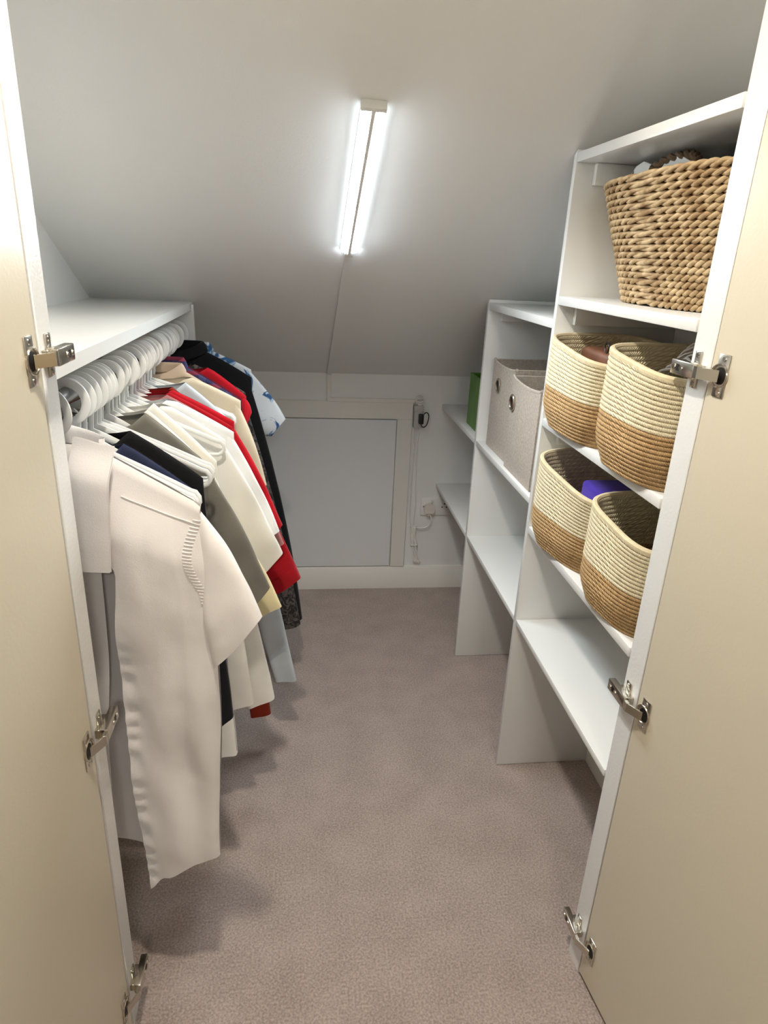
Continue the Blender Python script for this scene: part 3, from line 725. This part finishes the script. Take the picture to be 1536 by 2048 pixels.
# ------------------------------------------------------------------ baskets on the shelves
def sup(u, n):
    c, s = math.cos(2*math.pi*u), math.sin(2*math.pi*u)
    return math.copysign(abs(c)**(2/n), c), math.copysign(abs(s)**(2/n), s)
def rope_basket(label, loc, rz, hx=.125, hy=.135, H=.205, tone=.46, rise=.0, bulge=.012, flare=.0, group='two-tone rope baskets on the shelves'):
    root = thing('rope_basket', label, 'basket', loc, rz, group)
    p_ = .0085; rows = int(round(H/p_)); n_ = 3.6; wall = .0075
    def scale(h):
        q = h/H
        return (.85+.15*sm(-.12, .32, q))+.006*math.sin(math.pi*min(1, q*1.3))+flare*(q-.4)
    def pt(u, h, off):
        cx, cy = sup(u, n_); k = scale(h)
        dent = 1+.012*math.sin(6*math.pi*u+h*9)
        x = cx*(hx*k*dent); y = cy*(hy*k)
        x -= bulge*math.exp(-((abs(u-.5))/.16)**2)*0
        l = math.hypot(cx/hx, cy/hy); nx, ny = cx/hx/l, cy/hy/l
        zr = h+rise*(h/H)**2*(-cy)*.5
        return (x+nx*off, y+ny*off, zr)
    def wallmesh(r0, r1):
        nr = r1-r0; sub = 6
        def outer(u, v):
            hh = (r0+v*nr)*p_; fr_ = (r0+v*nr) % 1
            return pt(u, hh, .0032*math.sqrt(max(0, 1-(2*fr_-1)**2)))
        mb = MB().grid(outer, 112, nr*sub, cu=True, uvf=lambda u, v: (u*112, (r0+v*nr)*1.0))
        def inner(u, v):
            hh = (r0+v*nr)*p_; fr_ = (r0+v*nr) % 1
            return pt(u, hh, -wall-.0025*math.sqrt(max(0, 1-(2*fr_-1)**2)))
        mb.grid(inner, 112, nr*sub, cu=True, uvf=lambda u, v: (u*112, (r0+v*nr)*1.0))
        return mb
    rt = int(rows*tone)
    wallmesh(0, rt).build('lower_wall', 'rope_tan', root, 60, fix=False)['label'] = 'tan jute lower wall'
    wallmesh(rt, rows).build('upper_wall', 'rope_cream', root, 60, fix=False)['label'] = 'cream cotton upper wall'
    MB().tube([pt(i/112, H, -.0025) for i in range(112)], .0062, 8, closed=True).build('rim', 'rope_cream', root)
    bm_ = MB()
    bm_.grid(lambda u, v: (lambda q: (q[0]*v, q[1]*v, .0015+.004*(1-v)))(pt(u, 0, 0)), 64, 6, cu=True)
    bm_.build('base', 'rope_tan', root)
    return root
b1 = rope_basket('two-tone rope basket holding brown leather goods on the upper basket shelf', (.698, 1.408, ZC+.0005), .03, hx=.130, hy=.150, H=.187, tone=.5, rise=-.035)
b2 = rope_basket('two-tone rope basket holding grey cables next to the leather goods basket', (.703, 1.119, ZC+.0005), .05, hx=.136, hy=.130, H=.204, tone=.5, rise=-.03)
b3 = rope_basket('two-tone rope basket holding a purple cloth on the lower basket shelf', (.712, 1.398, ZE+.0005), .20, hx=.134, hy=.143, H=.196, tone=.52, rise=-.05)
b4 = rope_basket('two-tone rope basket with a dark inside next to the purple cloth basket', (.712, 1.112, ZE+.0005), .10, hx=.134, hy=.122, H=.196, tone=.52, rise=-.035)

def blob(c, r, seed, n=20, amp=.35):
    def fn(u, v):
        th = 2*math.pi*u; ph = math.pi*v
        d = Vector((math.sin(ph)*math.cos(th), math.sin(ph)*math.sin(th), math.cos(ph)))
        k = 1+amp*noise.noise(d*1.8+Vector((seed, 0, 0)))+amp*.4*noise.noise(d*5+Vector((0, seed, 0)))
        return (c[0]+r[0]*d.x*k, c[1]+r[1]*d.y*k, c[2]+r[2]*d.z*k)
    return MB().grid(fn, n*2, n, cu=True)
def single(name, label, cat, mb, m, base, group=None):
    q = MB().add([(v[0]-base[0], v[1]-base[1], v[2]-base[2]) for v in mb.v], mb.f)
    o = q.build(name, m, None, 60); o.location = base; return tag(o, label, cat, group)
single('leather_case', 'brown leather case lying in the rope basket', 'case', MB().box(.64, .79, 1.30, 1.50, ZC+.04, ZC+.188, .012, 3), 'brown', (.71, 1.40, ZC+.006))
gl = thing('spectacles', 'dark wire spectacles resting on the brown leather case', 'glasses', (.64, 1.36, ZC+.20))
for s in (-1, 1):
    part(gl, 'lens_rim', MB().tube([(.632+.004*math.cos(t*math.pi/8), 1.325+s*.020+.017*math.cos(t*math.pi/8), ZC+0.202+.011*math.sin(t*math.pi/8)) for t in range(16)], .0014, 5, closed=True), 'blackp')
part(gl, 'bridge', MB().tube([(.632, 1.321, ZC+0.204), (.630, 1.325, ZC+0.207), (.632, 1.329, ZC+0.204)], .0014, 5), 'blackp')
cc_ = thing('cable_coil', 'loose coil of grey cable standing up in the rope basket', 'cable', (.72, 1.12, ZC+.02))
M['greycable'] = mat('grey_cable', srgb(196, 188, 178), .5)
for k in range(9):
    pts = [(.73+.010*math.sin(t*.8+k)-.006*k, 1.148+.074*math.cos(t*2*math.pi/24), ZC+.140+(.105-.007*k)*math.sin(t*2*math.pi/24)) for t in range(24)]
    part(cc_, 'loop', MB().tube(pts, .0026, 6, closed=True), 'greycable')
single('purple_cloth', 'folded purple cloth lying in the rope basket', 'cloth', MB().box(.662, .80, 1.31, 1.43, ZE+.08, ZE+.180, .012, 3), 'purple', (.72, 1.3, ZE+.006))
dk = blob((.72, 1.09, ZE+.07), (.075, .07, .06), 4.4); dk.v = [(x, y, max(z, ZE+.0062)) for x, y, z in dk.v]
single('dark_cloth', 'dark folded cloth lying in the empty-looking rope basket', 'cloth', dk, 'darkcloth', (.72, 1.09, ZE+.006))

# seagrass basket: coils of twisted rope
def seagrass(label, loc, rz, hx0, hy0, hx1, hy1, H, rows):
    root = thing('seagrass_basket', label, 'basket', loc, rz)
    pch = H/rows
    for k in range(rows):
        q = (k+.5)/rows; hx = hx0+(hx1-hx0)*q; hy = hy0+(hy1-hy0)*q; z = (k+.5)*pch; mb = MB()
        N = 264; tw = 26
        for s in (0, 1):
            pts = []
            for i in range(N):
                u = i/N; cx, cy = sup(u, 3.1); x, y = cx*hx, cy*hy
                l = math.hypot(cx/hx, cy/hy); nx, ny = cx/hx/l, cy/hy/l
                a = 2*math.pi*(tw*u*1+s*.5)+k*.9
                pts.append((x+nx*.0034*math.cos(a), y+ny*.0034*math.cos(a), z+.0034*math.sin(a)))
            mb.tube(pts, pch*.36, 6, closed=True)
        mb.build('rope_coil', 'seagrass', root, 70)
    mb = MB().grid(lambda u, v: (sup(u, 3.1)[0]*hx0*v, sup(u, 3.1)[1]*hy0*v, .003), 48, 4, cu=True); mb.build('base', 'seagrass', root)
    mb = MB().grid(lambda u, v: (sup(u, 3.1)[0]*(hx0+(hx1-hx0)*v-.006), sup(u, 3.1)[1]*(hy0+(hy1-hy0)*v-.006), .004+v*(H-.006)), 64, 4, cu=True)
    mb.build('lining', 'seagrass', root)
seagrass('tall braided seagrass basket on the top shelf of the shelving', (.757, 1.280, ZD+.0018), 0, .090, .165, .141, .272, .230, 19)
# things in it
cd = thing('white_caddy', 'white caddy with rope handle standing in the seagrass basket', 'caddy', (.74, 1.28, ZD+.03))
pr = [(1.19, ZD+.03), (1.36, ZD+.03), (1.535, ZD+.224), (1.515, ZD+.250), (1.49, ZD+.268), (1.46, ZD+.274), (1.43, ZD+.266), (1.395, ZD+.252), (1.36, ZD+.268), (1.31, ZD+.266), (1.265, ZD+.250), (1.19, ZD+.238)]
part(cd, 'side_panel', MB().prism(pr, 'x', .700, .707), 'plastic')
part(cd, 'back_panel', MB().prism([(a_ if b_ < ZD+.1 else a_-.03, b_-.014) for a_, b_ in pr], 'x', .80, .807), 'plastic')
part(cd, 'end_panel', MB().box(.707, .80, 1.352, 1.360, ZD+.03, ZD+.20), 'plastic')
part(cd, 'printed_mark', MB().prism([(1.512, ZD+.238), (1.508, ZD+.252), (1.497, ZD+.260), (1.499, ZD+.246)], 'x', .6990, .7004), 'blackp')
hpz = [(.702, 1.42, ZD+.246), (.698, 1.405, ZD+.257), (.702, 1.355, ZD+.2675), (.706, 1.295, ZD+.2665), (.706, 1.262, ZD+.255), (.703, 1.26, ZD+.236)]
rh = MB(); sp = spline(hpz, 8)
for s in (0, 1):
    rh.tube([p_+Vector((.0042*math.cos(i*.9+s*math.pi), 0, .0042*math.sin(i*.9+s*math.pi))) for i, p_ in enumerate(sp)], .0054, 7)
part(cd, 'rope_handle', rh, 'ropebrown')

# linen boxes with metal eyelets
def linen_box(label, x0, x1, y0, y1, z0, z1, dip, eye):
    root = thing('fabric_box', label, 'storage box', ((x0+x1)/2, (y0+y1)/2, z0), 0, 'linen storage boxes on the middle shelf')
    t = .006
    def top(v): return z1-dip*math.sin(math.pi*v)**.45
    def fn(u, v): return (x0-.004*math.sin(math.pi*u)*math.sin(math.pi*v), y0+(y1-y0)*u, z0+(top(u)-z0)*v)
    mb = MB().grid(fn, 24, 20); mb.grid(lambda u, v: (x0+t, y0+.002+(y1-y0-.004)*u, z0+(top(u)-z0)*v), 24, 20)
    part(root, 'front_panel', mb, 'linen', 60, False)
    part(root, 'hem', MB().tube([(x0+.003, y0+(y1-y0)*i/24, top(i/24)) for i in range(25)], .0048, 6), 'linen')
    part(root, 'side_panel', MB().box(x0+.001, x1, y0, y0+t, z0, z1, .001), 'linen')
    part(root, 'side_panel', MB().box(x0+.001, x1, y1-t, y1, z0, z1, .001), 'linen')
    part(root, 'back_panel', MB().box(x1-t, x1, y0, y1, z0, z1, .001), 'linen')
    part(root, 'bottom_panel', MB().box(x0+.004, x1, y0, y1, z0, z0+t), 'linen')
    part(root, 'lining_seam', MB().box(x1-t-.002, x1-t+.001, (y0+y1)/2-.002, (y0+y1)/2+.002, z0+.01, z1-.004), 'darkcloth')
    ey, ez = eye
    eo = part(root, 'eyelet', MB().tube([(x0-.005, ey+.0175*math.cos(i*math.pi/12), ez+.0205*math.sin(i*math.pi/12)) for i in range(24)], .0042, 8, closed=True), 'nickel')
    part(root, 'eyelet_hole', MB().cyl((x0-.0052, ey, ez), .0155, .0012, 'x', 24), 'dark').parent = eo
linen_box('beige linen storage box with metal eyelet standing beside the green bin', .622, .880, 1.892, 2.125, ZA+.0005, 1.160, .012, (2.036, 1.088))
linen_box('beige linen storage box with metal eyelet and white paper inside', .610, .870, 1.632, 1.872, ZA+.0005, 1.148, .014, (1.842, 1.075))
single('paper_sheet', 'crumpled white paper poking out of the linen box', 'paper', blob((.70, 1.70, 1.10), (.05, .045, .05), 2.2), 'plastic', (.70, 1.70, ZA+.008))
# green bin
gb = thing('green_bin', 'open green felt bin on the far shelf against the panel', 'bin', (.73, 2.30, ZA))
x0, x1, y0, y1, z0, z1, t = .625, .85, 2.195, 2.425, ZA+.0005, 1.062, .005
part(gb, 'front_panel', MB().box(x0, x0+t, y0, y1, z0, z1, .001), 'green'); part(gb, 'back_panel', MB().box(x1-t, x1, y0, y1, z0, z1, .001), 'green')
part(gb, 'side_panel', MB().box(x0+t, x1-t, y1-t, y1, z0, z1, .001), 'green'); part(gb, 'side_panel', MB().box(x0+t, x1-t, y0, y0+t, z0, z1, .001), 'green')
part(gb, 'bottom_panel', MB().box(x0+t, x1-t, y0+t, y1-t, z0, z0+t), 'green')
part(gb, 'rim', MB().tube([(x0+.002, y0, z1), (x0+.002, y1, z1), (x1-.002, y1, z1), (x1-.002, y0, z1)], .004, 6, closed=True), 'green')
